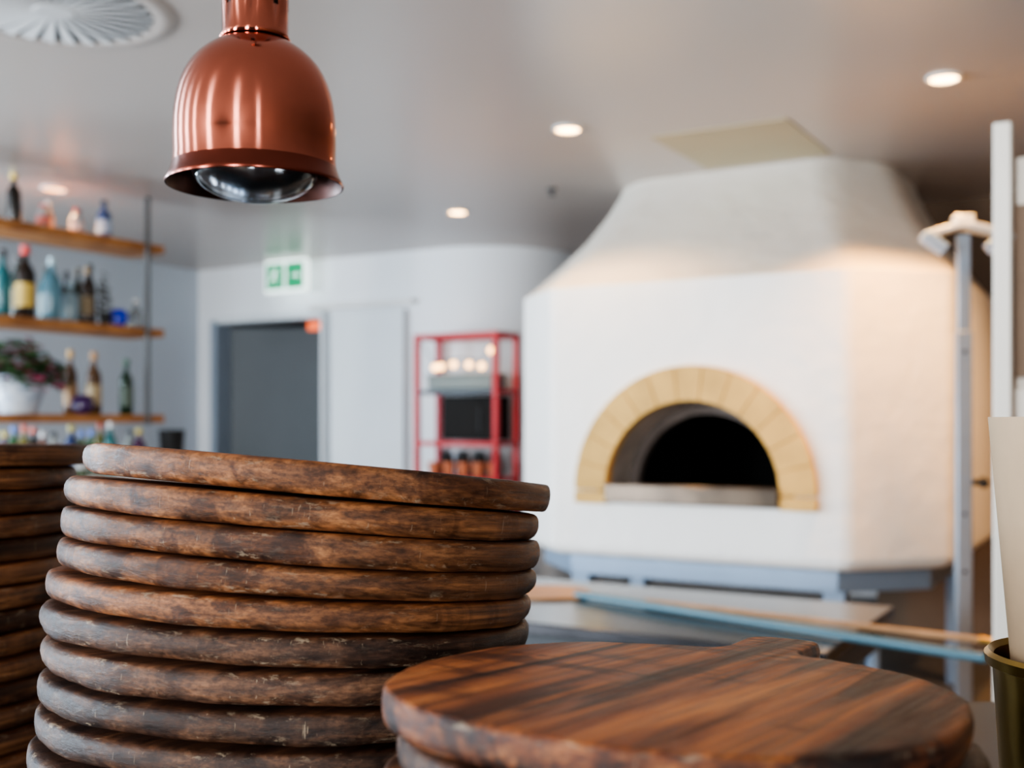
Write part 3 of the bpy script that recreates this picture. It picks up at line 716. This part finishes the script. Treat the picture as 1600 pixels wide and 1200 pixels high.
# rear-left stack
D2=1.32; X2=-.717; nL=14; T2=.0235; zb2=COUNTER+T2/2+.001; tz=CZ-.036
for i in range(nL):
    z=tz-(tz-zb2)*i/(nL-1); f=1-(i/(nL-1))
    place(protos[(i+1)%4],X2+random.uniform(-.008,.008)-(.012 if i else 0),D2,z,.01*f,.02*f,random.uniform(-10,20),1.17 if i else 1.22,T2/T,"worn round wooden serving board in a second tall stack","second tall stack of round serving boards")
# counter
ct=thing("serving_counter","dark serving counter carrying stacks of round wooden boards","counter",(-.1,.90,0))
MB().box((0,0,COUNTER-.02),(2.6,1.34,.04)).make("countertop",M_counter,ct,bevel=.004)
MB().box((0,0,(COUNTER-.04)/2),(2.5,1.2,COUNTER-.04)).make("cabinet",M_darksteel,ct)
# bucket and kraft roll
bx,by=.432,.82
e=thing("brass_bucket","brass-coloured tin bucket holding a kraft paper cone","bucket",(bx,by,COUNTER+.001))
hb=CZ-.171-COUNTER
MB().lathe([(0,0),(.058,0),(.062,.01),(.074,hb-.012),(.079,hb-.010),(.080,hb-.003),(.077,hb),(.073,hb-.004),(.060,.006),(0,.005)],48).make("bucket_body",M_brass,e)
e=thing("kraft_paper_roll","tall tapered kraft paper roll standing in a brass bucket","paper roll",(bx,by,COUNTER+.008))
hk=CZ+.004-COUNTER-.008
m=MB(); m.lathe([(.044,0),(.077,hk),(.0755,hk),(.0425,0)],48,closed=True)
m.lathe([(.038,.0),(.069,hk-.004),(.0675,hk-.004),(.0365,0)],48,closed=True); m.make("paper_sheet",M_kraft,e)

# ------------------------------------------------------------------ lights
def area(loc,target,sx,sy,power,col):
    l=bpy.data.lights.new("window_and_fill_light",'AREA'); l.shape='RECTANGLE'; l.size=sx; l.size_y=sy; l.energy=power; l.color=col
    o=bpy.data.objects.new("window_and_fill_light",l); scene.collection.objects.link(o); o.location=loc
    o.rotation_euler=(Vector(target)-Vector(loc)).to_track_quat('-Z','Y').to_euler()
    return o
blue=(.94,.97,1.0)
for r_,pw in((-5.6,250),(-2.6,230),(.6,180),(3.9,150)):  # unseen rear window panels; right-hand ones added to light the oven's right facet
    p=W(r_,-3.5,1.5); t=W(r_,5,1.5); area(p,t,.5,2.1,pw,blue)
for b_ in(-2.2,-.2,1.8):
    p=W(AR+.08,b_,1.5); t=W(5,b_,1.5); area(p,t,.7,2.0,310,(.70,.85,1.0))
w=bpy.data.worlds.new("World"); scene.world=w; w.use_nodes=True
w.node_tree.nodes["Background"].inputs[0].default_value=(.7,.8,1,1); w.node_tree.nodes["Background"].inputs[1].default_value=.5

# ------------------------------------------------------------------ camera
cam=bpy.data.cameras.new("camera"); co=bpy.data.objects.new("camera",cam); scene.collection.objects.link(co)
co.location=(0,0,CZ); co.rotation_euler=(math.radians(90),0,0)
cam.sensor_width=36; cam.lens=36*F/1600; cam.shift_y=60/1600; cam.clip_start=.02
cam.dof.use_dof=True; cam.dof.focus_distance=.84; cam.dof.aperture_fstop=4.8; cam.dof.aperture_blades=9
scene.camera=co
